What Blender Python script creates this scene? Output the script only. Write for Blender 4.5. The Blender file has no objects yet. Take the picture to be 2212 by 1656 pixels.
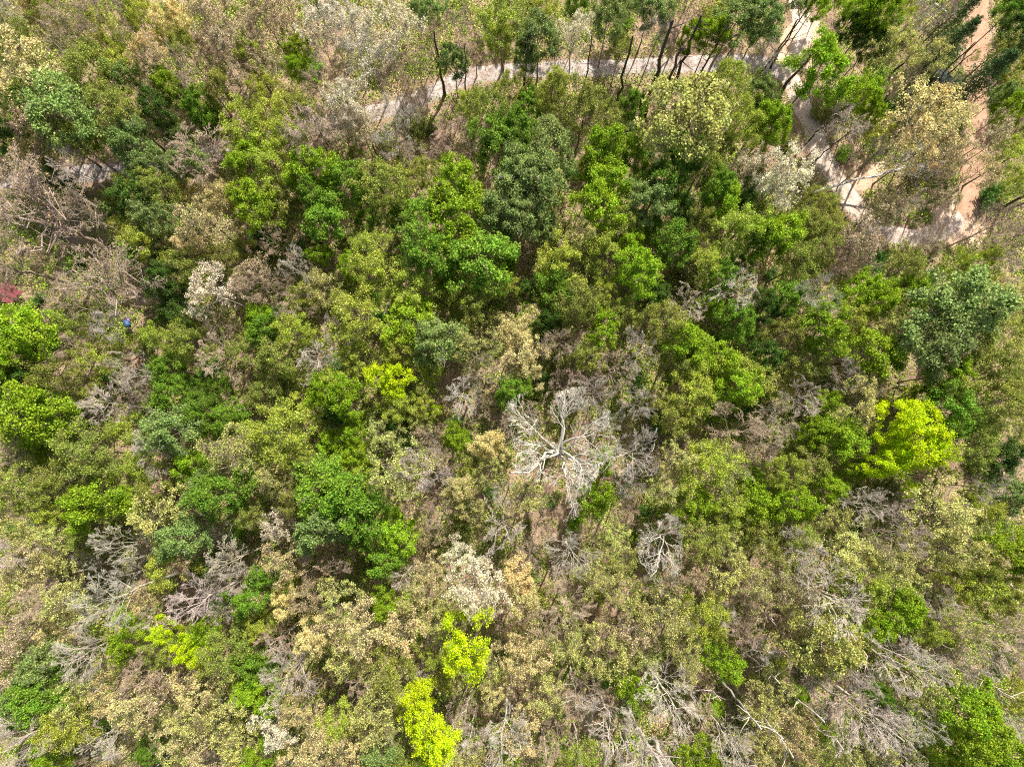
import bpy, math, random
import numpy as np
from mathutils import Vector

S = bpy.context.scene
# ------------------------------------------------------------------ camera, sky, sun, exposure
CAM_H = 90.0
FPX = 1474.7            # focal length in pixels of a 2212 x 1656 view of the photograph
CX, CY = 1106.0, 828.0
cam_data = bpy.data.cameras.new('camera')
cam = bpy.data.objects.new('camera', cam_data)
S.collection.objects.link(cam)
cam_data.sensor_width = 36.0
cam_data.lens = 36.0 * FPX / 2212.0
cam_data.clip_start = 1.0
cam_data.clip_end = 3000.0
cam.location = (0, 0, CAM_H)
view_dir = Vector((-108 / FPX, 79 / FPX, -1.0)).normalized()
cam.rotation_euler = view_dir.to_track_quat('-Z', 'Y').to_euler()
S.camera = cam
ROT = np.array(cam.rotation_euler.to_matrix())

SUN_EL, SUN_AZ = math.radians(50), math.radians(-31)      # azimuth measured from +Y towards +X
world = bpy.data.worlds.new('World')
S.world = world
world.use_nodes = True
wn = world.node_tree.nodes
sky = wn.new('ShaderNodeTexSky')
sky.sky_type = 'NISHITA'
sky.sun_disc = False
sky.sun_elevation = SUN_EL
sky.sun_rotation = SUN_AZ
sky.dust_density = 4.0
bg = wn['Background']
bg.inputs['Strength'].default_value = 0.09
world.node_tree.links.new(sky.outputs[0], bg.inputs['Color'])
sun_data = bpy.data.lights.new('sun', 'SUN')
sun_data.energy = 5.0
sun_data.angle = math.radians(0.5)
sun_data.color = (1.0, 0.95, 0.87)
sun = bpy.data.objects.new('sun', sun_data)
S.collection.objects.link(sun)
to_sun = Vector((math.sin(SUN_AZ) * math.cos(SUN_EL), math.cos(SUN_AZ) * math.cos(SUN_EL), math.sin(SUN_EL)))
sun.rotation_euler = (-to_sun).to_track_quat('-Z', 'Y').to_euler()
sun.location = to_sun * 200
S.view_settings.view_transform = 'Standard'
S.view_settings.look = 'None'
S.view_settings.gamma = 1.0
S.view_settings.exposure = 0.72
S.cycles.use_denoising = False
S.cycles.pixel_filter_type = 'BLACKMAN_HARRIS'
S.cycles.filter_width = 1.1
S.cycles.max_bounces = 6
S.cycles.diffuse_bounces = 3
S.cycles.transmission_bounces = 4

# ------------------------------------------------------------------ projection helpers
def gz(x, y):
    return 0.35 * np.sin(x * 0.071 + 1.0) * np.cos(y * 0.063) + 0.25 * np.sin(x * 0.023 - y * 0.031)

def unproj(u, v, z=0.0):
    d = ROT @ np.array([(u - CX) / FPX, -(v - CY) / FPX, -1.0])
    t = (z - CAM_H) / d[2]
    return np.array([d[0] * t, d[1] * t])

def ground_at(u, v):
    p = unproj(u, v, 0.0)
    return unproj(u, v, float(gz(p[0], p[1])))

def proj(x, y, z):
    c = ROT.T @ np.array([x, y, z - CAM_H])
    return CX + FPX * c[0] / -c[2], CY - FPX * c[1] / -c[2]

def proj_many(P):
    c = (P - np.array([0, 0, CAM_H])) @ ROT
    return CX + FPX * c[:, 0] / -c[:, 2], CY - FPX * c[:, 1] / -c[:, 2]

# ------------------------------------------------------------------ materials
def new_mat(name):
    m = bpy.data.materials.new(name)
    m.use_nodes = True
    nt = m.node_tree
    for n in list(nt.nodes):
        nt.nodes.remove(n)
    return m, nt, nt.nodes, nt.links

def ramp(nodes, stops, interp='LINEAR'):
    r = nodes.new('ShaderNodeValToRGB')
    r.color_ramp.interpolation = interp
    el = r.color_ramp.elements
    while len(el) < len(stops):
        el.new(0.5)
    for e, (p, c) in zip(el, stops):
        e.position = p
        e.color = (c[0], c[1], c[2], 1)
    return r

def leaf_material(name, patch=0.35, trans=0.35, use_color=True, stops=None, island=0.5):
    m, nt, N, L = new_mat(name)
    out = N.new('ShaderNodeOutputMaterial')
    geo = N.new('ShaderNodeNewGeometry')
    tc = N.new('ShaderNodeTexCoord')
    noise = N.new('ShaderNodeTexNoise')
    noise.inputs['Scale'].default_value = 0.55 if use_color else 0.22
    noise.inputs['Detail'].default_value = 3.0
    L.new(tc.outputs['Object'], noise.inputs['Vector'])
    if use_color:
        oi = N.new('ShaderNodeObjectInfo')
        base = oi.outputs['Color']
    else:
        r = ramp(N, stops)
        n2 = N.new('ShaderNodeMath'); n2.operation = 'MULTIPLY_ADD'
        n2.inputs[1].default_value = 0.30; 
        L.new(geo.outputs['Random Per Island'], n2.inputs[0])
        L.new(noise.outputs['Fac'], n2.inputs[2])
        n3 = N.new('ShaderNodeMath'); n3.operation = 'SUBTRACT'; n3.inputs[1].default_value = 0.15
        L.new(n2.outputs[0], n3.inputs[0])
        L.new(n3.outputs[0], r.inputs['Fac'])
        base = r.outputs['Color']
    hsv = N.new('ShaderNodeHueSaturation')
    L.new(base, hsv.inputs['Color'])
    # hue follows the patch noise, value follows the single leaf
    mh = N.new('ShaderNodeMapRange')
    mh.inputs['From Min'].default_value = 0.3; mh.inputs['From Max'].default_value = 0.7
    mh.inputs['To Min'].default_value = 0.5 - 0.020 * patch / 0.35; mh.inputs['To Max'].default_value = 0.5 + 0.008 * patch / 0.35
    L.new(noise.outputs['Fac'], mh.inputs['Value'])
    L.new(mh.outputs[0], hsv.inputs['Hue'])
    mv = N.new('ShaderNodeMapRange')
    mv.inputs['To Min'].default_value = 1.0 - island; mv.inputs['To Max'].default_value = 1.0 + island
    L.new(geo.outputs['Random Per Island'], mv.inputs['Value'])
    L.new(mv.outputs[0], hsv.inputs['Value'])
    dif = N.new('ShaderNodeBsdfPrincipled')
    dif.inputs['Roughness'].default_value = 0.55
    dif.inputs['Specular IOR Level'].default_value = 0.25
    tr = N.new('ShaderNodeBsdfTranslucent')
    L.new(hsv.outputs[0], dif.inputs['Base Color'])
    L.new(hsv.outputs[0], tr.inputs['Color'])
    mix = N.new('ShaderNodeMixShader')
    mix.inputs[0].default_value = trans
    L.new(dif.outputs[0], mix.inputs[1]); L.new(tr.outputs[0], mix.inputs[2])
    L.new(mix.outputs[0], out.inputs['Surface'])
    return m

def bark_material(name, use_color=True, col=(0.2, 0.16, 0.12)):
    m, nt, N, L = new_mat(name)
    out = N.new('ShaderNodeOutputMaterial')
    tc = N.new('ShaderNodeTexCoord')
    mp = N.new('ShaderNodeMapping'); mp.inputs['Scale'].default_value = (6, 6, 1.2)
    L.new(tc.outputs['Object'], mp.inputs['Vector'])
    noise = N.new('ShaderNodeTexNoise'); noise.inputs['Scale'].default_value = 1.5; noise.inputs['Detail'].default_value = 5
    L.new(mp.outputs[0], noise.inputs['Vector'])
    hsv = N.new('ShaderNodeHueSaturation')
    if use_color:
        oi = N.new('ShaderNodeObjectInfo'); L.new(oi.outputs['Color'], hsv.inputs['Color'])
    else:
        hsv.inputs['Color'].default_value = (*col, 1)
    mv = N.new('ShaderNodeMapRange')
    mv.inputs['From Min'].default_value = 0.3; mv.inputs['From Max'].default_value = 0.7
    mv.inputs['To Min'].default_value = 0.6; mv.inputs['To Max'].default_value = 1.3
    L.new(noise.outputs['Fac'], mv.inputs['Value']); L.new(mv.outputs[0], hsv.inputs['Value'])
    b = N.new('ShaderNodeBsdfPrincipled'); b.inputs['Roughness'].default_value = 0.9
    b.inputs['Specular IOR Level'].default_value = 0.2
    bump = N.new('ShaderNodeBump'); bump.inputs['Strength'].default_value = 0.6; bump.inputs['Distance'].default_value = 0.05
    L.new(noise.outputs['Fac'], bump.inputs['Height']); L.new(bump.outputs[0], b.inputs['Normal'])
    L.new(hsv.outputs[0], b.inputs['Base Color']); L.new(b.outputs[0], out.inputs['Surface'])
    return m

def ground_like(name, stops, scale=0.35, fine=9.0, bump=0.35, fine_mix=0.5):
    m, nt, N, L = new_mat(name)
    out = N.new('ShaderNodeOutputMaterial')
    tc = N.new('ShaderNodeTexCoord')
    a = N.new('ShaderNodeTexNoise'); a.inputs['Scale'].default_value = scale; a.inputs['Detail'].default_value = 6; a.inputs['Roughness'].default_value = 0.65
    f = N.new('ShaderNodeTexNoise'); f.inputs['Scale'].default_value = fine; f.inputs['Detail'].default_value = 4
    L.new(tc.outputs['Object'], a.inputs['Vector']); L.new(tc.outputs['Object'], f.inputs['Vector'])
    mx = N.new('ShaderNodeMix'); mx.data_type = 'FLOAT'; mx.inputs['Factor'].default_value = fine_mix
    L.new(a.outputs['Fac'], mx.inputs['A']); L.new(f.outputs['Fac'], mx.inputs['B'])
    r = ramp(N, stops)
    L.new(mx.outputs['Result'], r.inputs['Fac'])
    b = N.new('ShaderNodeBsdfPrincipled'); b.inputs['Roughness'].default_value = 0.95
    b.inputs['Specular IOR Level'].default_value = 0.15
    bp = N.new('ShaderNodeBump'); bp.inputs['Strength'].default_value = bump; bp.inputs['Distance'].default_value = 0.15
    L.new(f.outputs['Fac'], bp.inputs['Height']); L.new(bp.outputs[0], b.inputs['Normal'])
    L.new(r.outputs['Color'], b.inputs['Base Color']); L.new(b.outputs[0], out.inputs['Surface'])
    return m

M_LEAF = leaf_material('leaf')
M_LEAF_PATCHY = leaf_material('leaf_patchy', patch=0.6, island=0.6)
M_NEEDLE = leaf_material('needle', patch=0.3, trans=0.12)
M_BARK = bark_material('bark')
M_GROUND = ground_like('leaf_litter', [(0.30, (0.07, 0.048, 0.03)), (0.43, (0.20, 0.135, 0.09)), (0.52, (0.34, 0.23, 0.16)), (0.62, (0.42, 0.31, 0.22)), (0.75, (0.50, 0.41, 0.32))])
M_GRAVEL = ground_like('gravel', [(0.36, (0.18, 0.12, 0.09)), (0.46, (0.30, 0.23, 0.19)), (0.53, (0.42, 0.37, 0.34)), (0.66, (0.50, 0.46, 0.43))], scale=0.8, fine=6, bump=0.2)
M_TRACK = ground_like('worn_track', [(0.36, (0.30, 0.20, 0.14)), (0.46, (0.48, 0.37, 0.29)), (0.53, (0.58, 0.48, 0.40)), (0.66, (0.62, 0.55, 0.49))], scale=0.8, fine=6, bump=0.2)
M_SAND = ground_like('sandy_dirt', [(0.32, (0.30, 0.19, 0.12)), (0.48, (0.55, 0.37, 0.25)), (0.6, (0.68, 0.52, 0.40)), (0.75, (0.72, 0.60, 0.50))], scale=0.5, fine=5, bump=0.2)
M_LANE = ground_like('brown_lane', [(0.32, (0.20, 0.11, 0.07)), (0.47, (0.40, 0.24, 0.15)), (0.6, (0.50, 0.33, 0.23)), (0.75, (0.56, 0.47, 0.40))], scale=0.8, fine=7)
M_COVER = leaf_material('undergrowth_leaf', use_color=False, trans=0.3, island=0.55, stops=[
    (0.28, (0.10, 0.24, 0.02)), (0.48, (0.26, 0.42, 0.03)), (0.60, (0.40, 0.50, 0.07)), (0.66, (0.50, 0.50, 0.15)), (0.71, (0.54, 0.43, 0.20)), (0.79, (0.60, 0.50, 0.28))])

# ------------------------------------------------------------------ mesh building
def make_mesh(name, V, F, mat, smooth=False):
    me = bpy.data.meshes.new(name)
    V = np.asarray(V, dtype=np.float32); F = np.asarray(F, dtype=np.int32)
    k = F.shape[1]
    me.vertices.add(len(V)); me.vertices.foreach_set('co', V.ravel())
    me.loops.add(F.size); me.loops.foreach_set('vertex_index', F.ravel())
    me.polygons.add(len(F)); me.polygons.foreach_set('loop_start', np.arange(0, F.size, k, dtype=np.int32))
    if smooth:
        me.polygons.foreach_set('use_smooth', np.ones(len(F), dtype=bool))
    me.update(calc_edges=True)
    me.materials.append(mat)
    return me

def unit(v):
    return v / np.maximum(np.linalg.norm(v, axis=-1, keepdims=True), 1e-9)

def tubes(P, R, sides):
    """P (n,k,3) polylines, R (n,k) radii -> verts, quads"""
    n, k, _ = P.shape
    T = np.empty_like(P)
    T[:, 1:-1] = P[:, 2:] - P[:, :-2]; T[:, 0] = P[:, 1] - P[:, 0]; T[:, -1] = P[:, -1] - P[:, -2]
    T = unit(T)
    ref = np.where(np.abs(T[..., 2:3]) > 0.9, np.array([1.0, 0, 0]), np.array([0, 0, 1.0]))
    U = unit(np.cross(T, ref)); W = np.cross(T, U)
    a = np.arange(sides) * 2 * np.pi / sides
    ring = P[:, :, None, :] + R[:, :, None, None] * (np.cos(a)[None, None, :, None] * U[:, :, None, :] + np.sin(a)[None, None, :, None] * W[:, :, None, :])
    V = ring.reshape(-1, 3)
    i = np.arange(n)[:, None, None]; j = np.arange(k - 1)[None, :, None]; s = np.arange(sides)[None, None, :]
    b = (i * k + j) * sides
    s2 = (s + 1) % sides
    F = np.stack([b + s, b + s2, b + sides + s2, b + sides + s], -1).reshape(-1, 4)
    return V, F

def merge(parts):
    V, F, o = [], [], 0
    for v, f in parts:
        V.append(v); F.append(f + o); o += len(v)
    return np.concatenate(V), np.concatenate(F)

def leaves(C, size, rng, up=0.5, aspect=0.62):
    n = len(C)
    nrm = unit(rng.normal(size=(n, 3)) + np.array([0, 0, up]))
    t = unit(np.cross(nrm, rng.normal(size=(n, 3))))
    w = np.cross(nrm, t)
    s = (size * rng.uniform(0.6, 1.4, n))[:, None]
    V = np.stack([C - t * s, C + w * s * aspect + nrm * s * 0.15, C + t * s, C - w * s * aspect + nrm * s * 0.15], 1).reshape(-1, 3)
    F = np.arange(4 * n).reshape(n, 4)
    return V, F

# ------------------------------------------------------------------ tree skeletons
class Skel:
    def __init__(self, seed, H=16.0, R=4.5, crown_lo=0.4, n1=12, n2=7, n3=5, n4=0, split=False, wig=0.07,
                 trunk_r=0.17, twig=0.02, droop=0.0, taper=0.42, irregular=0.28, ang=(0.45, 1.05), ratio=0.5, el=(14, 68), out_pull=0.28, el0=12):
        rng = self.rng = np.random.default_rng(seed)
        self.H, self.R = H, R
        zc = H * (crown_lo + 1.0) / 2 ; rz = H * (1 - crown_lo) / 2
        c = np.array([0, 0, zc]); rad = np.array([R, R, rz])
        ph = rng.uniform(0, 6.28, 6)
        def lim(q):
            az = np.arctan2(q[:, 1], q[:, 0]); el = q[:, 2]
            return 1.0 + irregular * (0.5 * np.sin(2 * az + ph[0] + el) + 0.5 * np.sin(3 * az + ph[1] - 2 * el) + 0.35 * np.sin(5 * az + ph[2] + 3 * el)) - 0.12
        def clamp(p):
            q = (p - c) / rad; m = np.linalg.norm(q, axis=1); l = lim(q)
            k = np.where(m > l, l / np.maximum(m, 1e-6), 1.0)
            return c + q * k[:, None] * rad
        # trunk
        kt = 9
        t = np.linspace(0, 1, kt)
        top = H * (0.62 if split else 0.93)
        lean = rng.normal(size=2) * 0.035 * H
        P = np.zeros((1, kt, 3))
        P[0, :, 2] = t * top - 0.3 * (1 - t)
        P[0, :, :2] = (t ** 1.5)[:, None] * lean + rng.normal(size=(kt, 2)) * 0.012 * H * t[:, None]
        Rr = (trunk_r * (1 - t * (0.45 if split else 0.85)))[None, :] * (1 + 0.5 * np.exp(-t * 14))[None, :]
        self.trunk = (P, Rr)
        self.levels = []
        pp, pr = P, Rr
        root = None
        specs = [(n1, 0), (n2, 1), (n3, 2)] + ([(n4, 3)] if n4 else [])
        for n, lv in specs:
            nb = len(pp); K = 6 if lv < 2 else 4 if lv == 2 else 3
            idx = np.repeat(np.arange(nb), n)
            if lv == 0:
                lo = (crown_lo * H / top) if not split else 0.55
                tt = np.clip(lo * 0.9 + (1 - lo * 0.9) * (np.arange(n) + rng.uniform(0, 1, n)) / n, 0, 1)
                if split: tt = np.clip(0.70 + 0.30 * (np.arange(n) + 0.5) / n + 0 * tt, 0, 1)
            else:
                tt = rng.uniform(0.22, 1.0, nb * n) ** 0.8
            kk = pp.shape[1] - 1
            f = tt * kk; i0 = np.minimum(f.astype(int), kk - 1); fr = (f - i0)[:, None]
            o = pp[idx, i0] * (1 - fr) + pp[idx, i0 + 1] * fr
            tan = unit(pp[idx, i0 + 1] - pp[idx, i0])
            r0 = pr[idx, i0] * (1 - fr[:, 0]) + pr[idx, i0 + 1] * fr[:, 0]
            if lv == 0:
                az = np.arange(n) * 2.39996 + rng.uniform(0, 6.28) + rng.normal(size=n) * 0.3
                rel = (o[:, 2] / H - crown_lo) / max(1e-3, 1 - crown_lo)
                el_ = np.radians(el0 + (67 - el0) * np.clip(rel, 0, 1) ** 1.3 + rng.normal(size=n) * 7) if not split else np.radians(rng.uniform(el[0], el[1], n))
                d = np.stack([np.cos(az) * np.cos(el_), np.sin(az) * np.cos(el_), np.sin(el_)], 1)
                # length to the envelope
                e = clamp(o + d * R * 3.0)
                L = np.linalg.norm(e - o, axis=1) * rng.uniform(0.78, 1.04, n)
                d = unit(e - o)
            else:
                side = unit(np.cross(tan, rng.normal(size=tan.shape)))
                ang_ = rng.uniform(ang[0], ang[1], len(tan))[:, None]
                out = unit((o - c) / rad)
                d = unit(tan * np.cos(ang_) + side * np.sin(ang_) + out_pull * out + np.array([0, 0, 0.12 - droop]))
                base = {1: ratio, 2: 0.42, 3: 0.45}[lv]
                plen = np.linalg.norm(pp[idx, -1] - pp[idx, 0], axis=1)
                L = plen * base * (1.25 - 0.6 * tt) * rng.uniform(0.6, 1.3, len(tt))
            e = o + d * L[:, None]
            if lv > 0: e = clamp(e)
            s = np.linspace(0, 1, K)
            Q = o[:, None, :] * (1 - s)[None, :, None] + e[:, None, :] * s[None, :, None]
            L = np.linalg.norm(e - o, axis=1)
            bow = np.array([0, 0, 0.10 if lv == 0 else 0.05 - droop]) * L[:, None]
            Q += bow[:, None, :] * (4 * s * (1 - s))[None, :, None]
            wob = rng.normal(size=Q.shape) * wig * L[:, None, None]
            wob[:, 0] = 0; wob[:, -1] *= 0.5
            Q += wob
            ra = np.maximum(np.minimum(r0 * (0.62 if split and lv == 0 else taper + 0.1), r0 * 0.9), twig)
            rr = np.maximum(ra[:, None] * (1 - 0.72 * s)[None, :], twig * 0.7)
            root = np.arange(n) if lv == 0 else root[idx]
            self.levels.append((Q, rr, root, idx))
            pp, pr = Q, rr
    def wood(self, upto=3, sides=(7, 5, 4, 3, 3)):
        parts = [tubes(*self.trunk, sides[0])]
        for i, (Q, rr, _, _) in enumerate(self.levels[:upto]):
            parts.append(tubes(Q, rr, sides[i + 1]))
        return merge(parts)
    def limb_list(self, n1):
        res = []
        for k in range(n1):
            parts = []
            for i, (Q, rr, root, _) in enumerate(self.levels):
                m = root == k
                parts.append(tubes(Q[m], rr[m], (5, 4, 3, 3)[i]))
            res.append(merge(parts))
        return res
    def leaf_points(self, per, sigma, level=-1, frac=1.0, tip_only=False):
        Q = self.levels[level][0]; rng = self.rng
        if frac < 1: Q = Q[rng.uniform(size=len(Q)) < frac]
        n = len(Q)
        t = (rng.uniform(0.75, 1.0, (n, per)) if tip_only else rng.uniform(0.15, 1.05, (n, per)))
        a = Q[:, 0][:, None, :]; b = Q[:, -1][:, None, :]
        return (a + (b - a) * t[..., None] + rng.normal(size=(n, per, 3)) * sigma).reshape(-1, 3)

PROTOS = {}
def reach(C):
    return float(np.percentile(np.hypot(C[:, 0], C[:, 1]), 92))
def leafy(kind, variants):
    PROTOS[kind] = []
    for v in range(variants):
        seed = hash_kind(kind) + v
        mat = M_LEAF
        if kind == 'dense':
            s = Skel(seed, H=15, R=4.5, crown_lo=0.46, n1=15, n2=8, n3=6)
            C = s.leaf_points(21, 0.22); size, up = 0.115, 0.8
        elif kind == 'puffy':
            s = Skel(seed, H=15, R=4.5, crown_lo=0.5, n1=14, n2=8, n3=3, irregular=0.42)
            C = s.leaf_points(36, 0.25, tip_only=True); size, up = 0.11, 0.9
        elif kind == 'full':
            s = Skel(seed, H=15, R=4.5, crown_lo=0.5, n1=17, n2=9, n3=5, irregular=0.16)
            C = s.leaf_points(13, 0.20, tip_only=True); size, up = 0.11, 0.8; mat = M_LEAF_PATCHY
        elif kind == 'airy':
            s = Skel(seed, H=16, R=4.5, crown_lo=0.46, n1=13, n2=8, n3=6, twig=0.018)
            C = s.leaf_points(16, 0.22); size, up = 0.095, 0.6
        elif kind == 'budding':
            s = Skel(seed, H=16, R=4.5, crown_lo=0.44, n1=12, n2=8, n3=7, twig=0.022, wig=0.09)
            C = s.leaf_points(9, 0.16, tip_only=True); size, up = 0.092, 0.5; mat = M_LEAF_PATCHY
        wood = make_mesh(kind + '_wood', *s.wood(3), M_BARK, True)
        crown = make_mesh(kind + '_crown', *leaves(C, size, s.rng, up), mat)
        PROTOS[kind].append((s.H, reach(C), [('trunk', wood), ('crown', crown)]))

def hash_kind(k):
    return sum((i + 3) * ord(ch) for i, ch in enumerate(k)) * 7 % 100000

def barey(kind, variants):
    PROTOS[kind] = []
    for v in range(variants):
        seed = hash_kind(kind) + v
        if kind == 'white':      # big pale dead tree with crooked limbs
            s = Skel(seed, H=17, R=5.0, crown_lo=0.42, n1=12, n2=10, n3=7, n4=4, split=True, wig=0.035, trunk_r=0.30, twig=0.0135, taper=0.5, irregular=0.22, ang=(0.3, 0.75), ratio=0.55, el=(8, 50), out_pull=0.12)
            n1 = 12
        elif kind == 'fan':     # pale leafless tree, one leader, long side limbs
            s = Skel(seed, H=19, R=4.5, crown_lo=0.45, n1=14, n2=9, n3=7, n4=4, wig=0.03, trunk_r=0.24, twig=0.0135, irregular=0.3, el0=30, ang=(0.3, 0.8), ratio=0.5, out_pull=0.15)
            n1 = 14
        elif kind == 'twiggy':   # fine dense twigs
            s = Skel(seed, H=14, R=4.2, crown_lo=0.38, n1=11, n2=9, n3=8, n4=5, wig=0.045, trunk_r=0.15, twig=0.015, el0=28, ang=(0.35, 0.9))
            n1 = 11
        elif kind == 'gnarled':
            s = Skel(seed, H=16, R=5.5, crown_lo=0.36, n1=8, n2=8, n3=7, n4=4, split=True, wig=0.12, trunk_r=0.27, twig=0.021, taper=0.5)
            n1 = 8
        parts = [('trunk', make_mesh(kind + '_trunk', *tubes(*s.trunk, 8), M_BARK, True))]
        for L in s.limb_list(n1):
            parts.append(('limb', make_mesh(kind + '_limb', *L, M_BARK, True)))
        if kind == 'gnarled':
            C = s.leaf_points(3, 0.10, level=2, tip_only=True)
            parts.append(('crown', make_mesh(kind + '_crown', *leaves(C, 0.085, s.rng, 0.4), M_LEAF_PATCHY)))
        PROTOS[kind].append((s.H, reach(s.levels[-1][0].reshape(-1, 3)) * 1.08, parts))

def pine_proto(variants):
    PROTOS['conifer'] = []
    for v in range(variants):
        rng = np.random.default_rng(900 + v)
        H, R = 14.0, 3.4
        k = 9; t = np.linspace(0, 1, k)
        P = np.zeros((1, k, 3)); P[0, :, 2] = t * H - 0.3 * (1 - t)
        parts = [tubes(P, (0.2 * (1 - 0.93 * t))[None], 7)]
        n = 95
        h = 0.18 + 0.8 * (np.arange(n) + 0.5) / n
        az = np.arange(n) * 2.39996 + rng.normal(size=n) * 0.2
        L = R * np.clip((1.05 - h) / 0.75, 0.05, 1) ** 0.8 * rng.uniform(0.75, 1.1, n)
        o = np.stack([np.zeros(n), np.zeros(n), h * H], 1)
        d = np.stack([np.cos(az), np.sin(az), rng.uniform(0.02, 0.35, n)], 1)
        e = o + d * L[:, None]
        s = np.linspace(0, 1, 4)
        Q = o[:, None] * (1 - s)[None, :, None] + e[:, None] * s[None, :, None]
        Q[:, :, 2] -= (L[:, None] * 0.12) * (s ** 2)[None]
        parts.append(tubes(Q, np.maximum(0.045 * (1 - 0.8 * s), 0.012)[None].repeat(n, 0), 4))
        per = 75
        tt = rng.uniform(0.15, 1.0, (n, per))
        side = np.stack([-np.sin(az), np.cos(az), np.zeros(n)], 1)
        spread = rng.normal(size=(n, per)) * 0.24 * L[:, None] * (0.25 + tt * (1.1 - tt) * 2)
        C = o[:, None] + (e - o)[:, None] * tt[..., None] + side[:, None] * spread[..., None] + rng.normal(size=(n, per, 3)) * 0.09
        crown = leaves(C.reshape(-1, 3), 0.15, rng, 0.3, 0.3)
        PROTOS['conifer'].append((H, R, [('trunk', make_mesh('conifer_wood', *merge(parts), M_BARK, True)), ('crown', make_mesh('conifer_crown', *crown, M_NEEDLE))]))

def shrub_proto(variants):
    for kind in ('bush', 'brush'):
        PROTOS[kind] = []
        for v in range(variants):
            rng = np.random.default_rng(hash_kind(kind) + v)
            n = 16 if kind == 'bush' else 24
            az = rng.uniform(0, 6.28, n); el = np.radians(rng.uniform(35, 82, n)); L = rng.uniform(1.6, 3.0, n)
            o = np.stack([np.cos(az) * 0.15, np.sin(az) * 0.15, np.full(n, -0.1)], 1)
            e = o + np.stack([np.cos(az) * np.cos(el), np.sin(az) * np.cos(el), np.sin(el)], 1) * L[:, None]
            s = np.linspace(0, 1, 4)
            Q = o[:, None] * (1 - s)[None, :, None] + e[:, None] * s[None, :, None] + rng.normal(size=(n, 4, 3)) * 0.06
            m = 7
            idx = np.repeat(np.arange(n), m); t = rng.uniform(0.3, 1, n * m)[:, None]
            o2 = Q[idx, 0] * (1 - t) + Q[idx, -1] * t
            e2 = o2 + unit(rng.normal(size=o2.shape) + np.array([0, 0, 0.5])) * rng.uniform(0.3, 0.9, len(o2))[:, None]
            Q2 = np.stack([o2, (o2 + e2) / 2 + rng.normal(size=o2.shape) * 0.04, e2], 1)
            wood = merge([tubes(Q, np.linspace(0.03, 0.012, 4)[None].repeat(n, 0), 4), tubes(Q2, np.linspace(0.014, 0.008, 3)[None].repeat(len(Q2), 0), 3)])
            per = 12 if kind == 'bush' else 3
            tt = rng.uniform(0, 1, (len(Q2), per))[..., None]
            C = (o2[:, None] * (1 - tt) + e2[:, None] * tt + rng.normal(size=(len(Q2), per, 3)) * (0.16 if kind == 'bush' else 0.1)).reshape(-1, 3)
            PROTOS[kind].append((3.0, 1.7, [('stem', make_mesh(kind + '_stem', *wood, M_BARK, True)), ('foliage', make_mesh(kind + '_foliage', *leaves(C, 0.11 if kind == 'bush' else 0.085, rng, 0.6), M_LEAF))]))

for k, n in (('dense', 6), ('puffy', 6), ('airy', 6), ('budding', 6), ('full', 3)):
    leafy(k, n)
for k, n in (('white', 4), ('fan', 4), ('twiggy', 4), ('gnarled', 3)):
    barey(k, n)
pine_proto(3)
shrub_proto(4)

# ------------------------------------------------------------------ the ground, roads
def structure(name, me):
    o = bpy.data.objects.new(name, me); S.collection.objects.link(o); o['kind'] = 'structure'
    return o

def grid_ground():
    xs = np.concatenate([np.linspace(-600, -122, 12), np.linspace(-120, 120, 161), np.linspace(122, 600, 12)])
    n = len(xs)
    X, Y = np.meshgrid(xs, xs, indexing='ij')
    Z = gz(X, Y)
    V = np.stack([X, Y, Z], -1).reshape(-1, 3)
    i, j = np.meshgrid(np.arange(n - 1), np.arange(n - 1), indexing='ij')
    b = (i * n + j).ravel()
    F = np.stack([b, b + n, b + n + 1, b + 1], -1)
    return structure('ground', make_mesh('ground', V, F, M_GROUND, True))
grid_ground()

def smooth_path(pts, step=0.6):
    P = np.array([ground_at(*p) for p in pts])
    out = []
    n = len(P)
    for i in range(n - 1):
        p0 = P[max(i - 1, 0)]; p1 = P[i]; p2 = P[i + 1]; p3 = P[min(i + 2, n - 1)]
        m = max(2, int(np.linalg.norm(p2 - p1) / step))
        for t in np.linspace(0, 1, m, endpoint=False):
            out.append(0.5 * ((2 * p1) + (-p0 + p2) * t + (2 * p0 - 5 * p1 + 4 * p2 - p3) * t * t + (-p0 + 3 * p1 - 3 * p2 + p3) * t ** 3))
    out.append(P[-1])
    return np.array(out)

ROADS = []
def ribbon(name, pts, width, mat, lift, seed):
    c = smooth_path(pts); rng = np.random.default_rng(seed)
    t = np.gradient(c, axis=0); t = unit(t); nrm = np.stack([-t[:, 1], t[:, 0]], 1)
    n = len(c)
    wn_ = np.convolve(rng.normal(size=n + 8), np.ones(5) / 5, 'same')[4:4 + n]
    wm_ = np.convolve(rng.normal(size=n + 8), np.ones(5) / 5, 'same')[4:4 + n]
    cols = []
    K = 7
    for k in range(K):
        f = k / (K - 1) * 2 - 1
        w = width / 2 * (1 + 0.22 * (wn_ if f < 0 else wm_))
        p = c + nrm * (f * w)[:, None]
        cols.append(np.concatenate([p, (gz(p[:, 0], p[:, 1]) + lift * (1 if abs(f) < 0.9 else -0.6))[:, None]], 1))
    V = np.stack(cols, 1).reshape(-1, 3)
    i, j = np.meshgrid(np.arange(n - 1), np.arange(K - 1), indexing='ij')
    b = (i * K + j).ravel()
    F = np.stack([b, b + 1, b + K + 1, b + K], -1)
    ROADS.append((c, width))
    return structure(name, make_mesh(name, V, F, mat, True))

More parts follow.
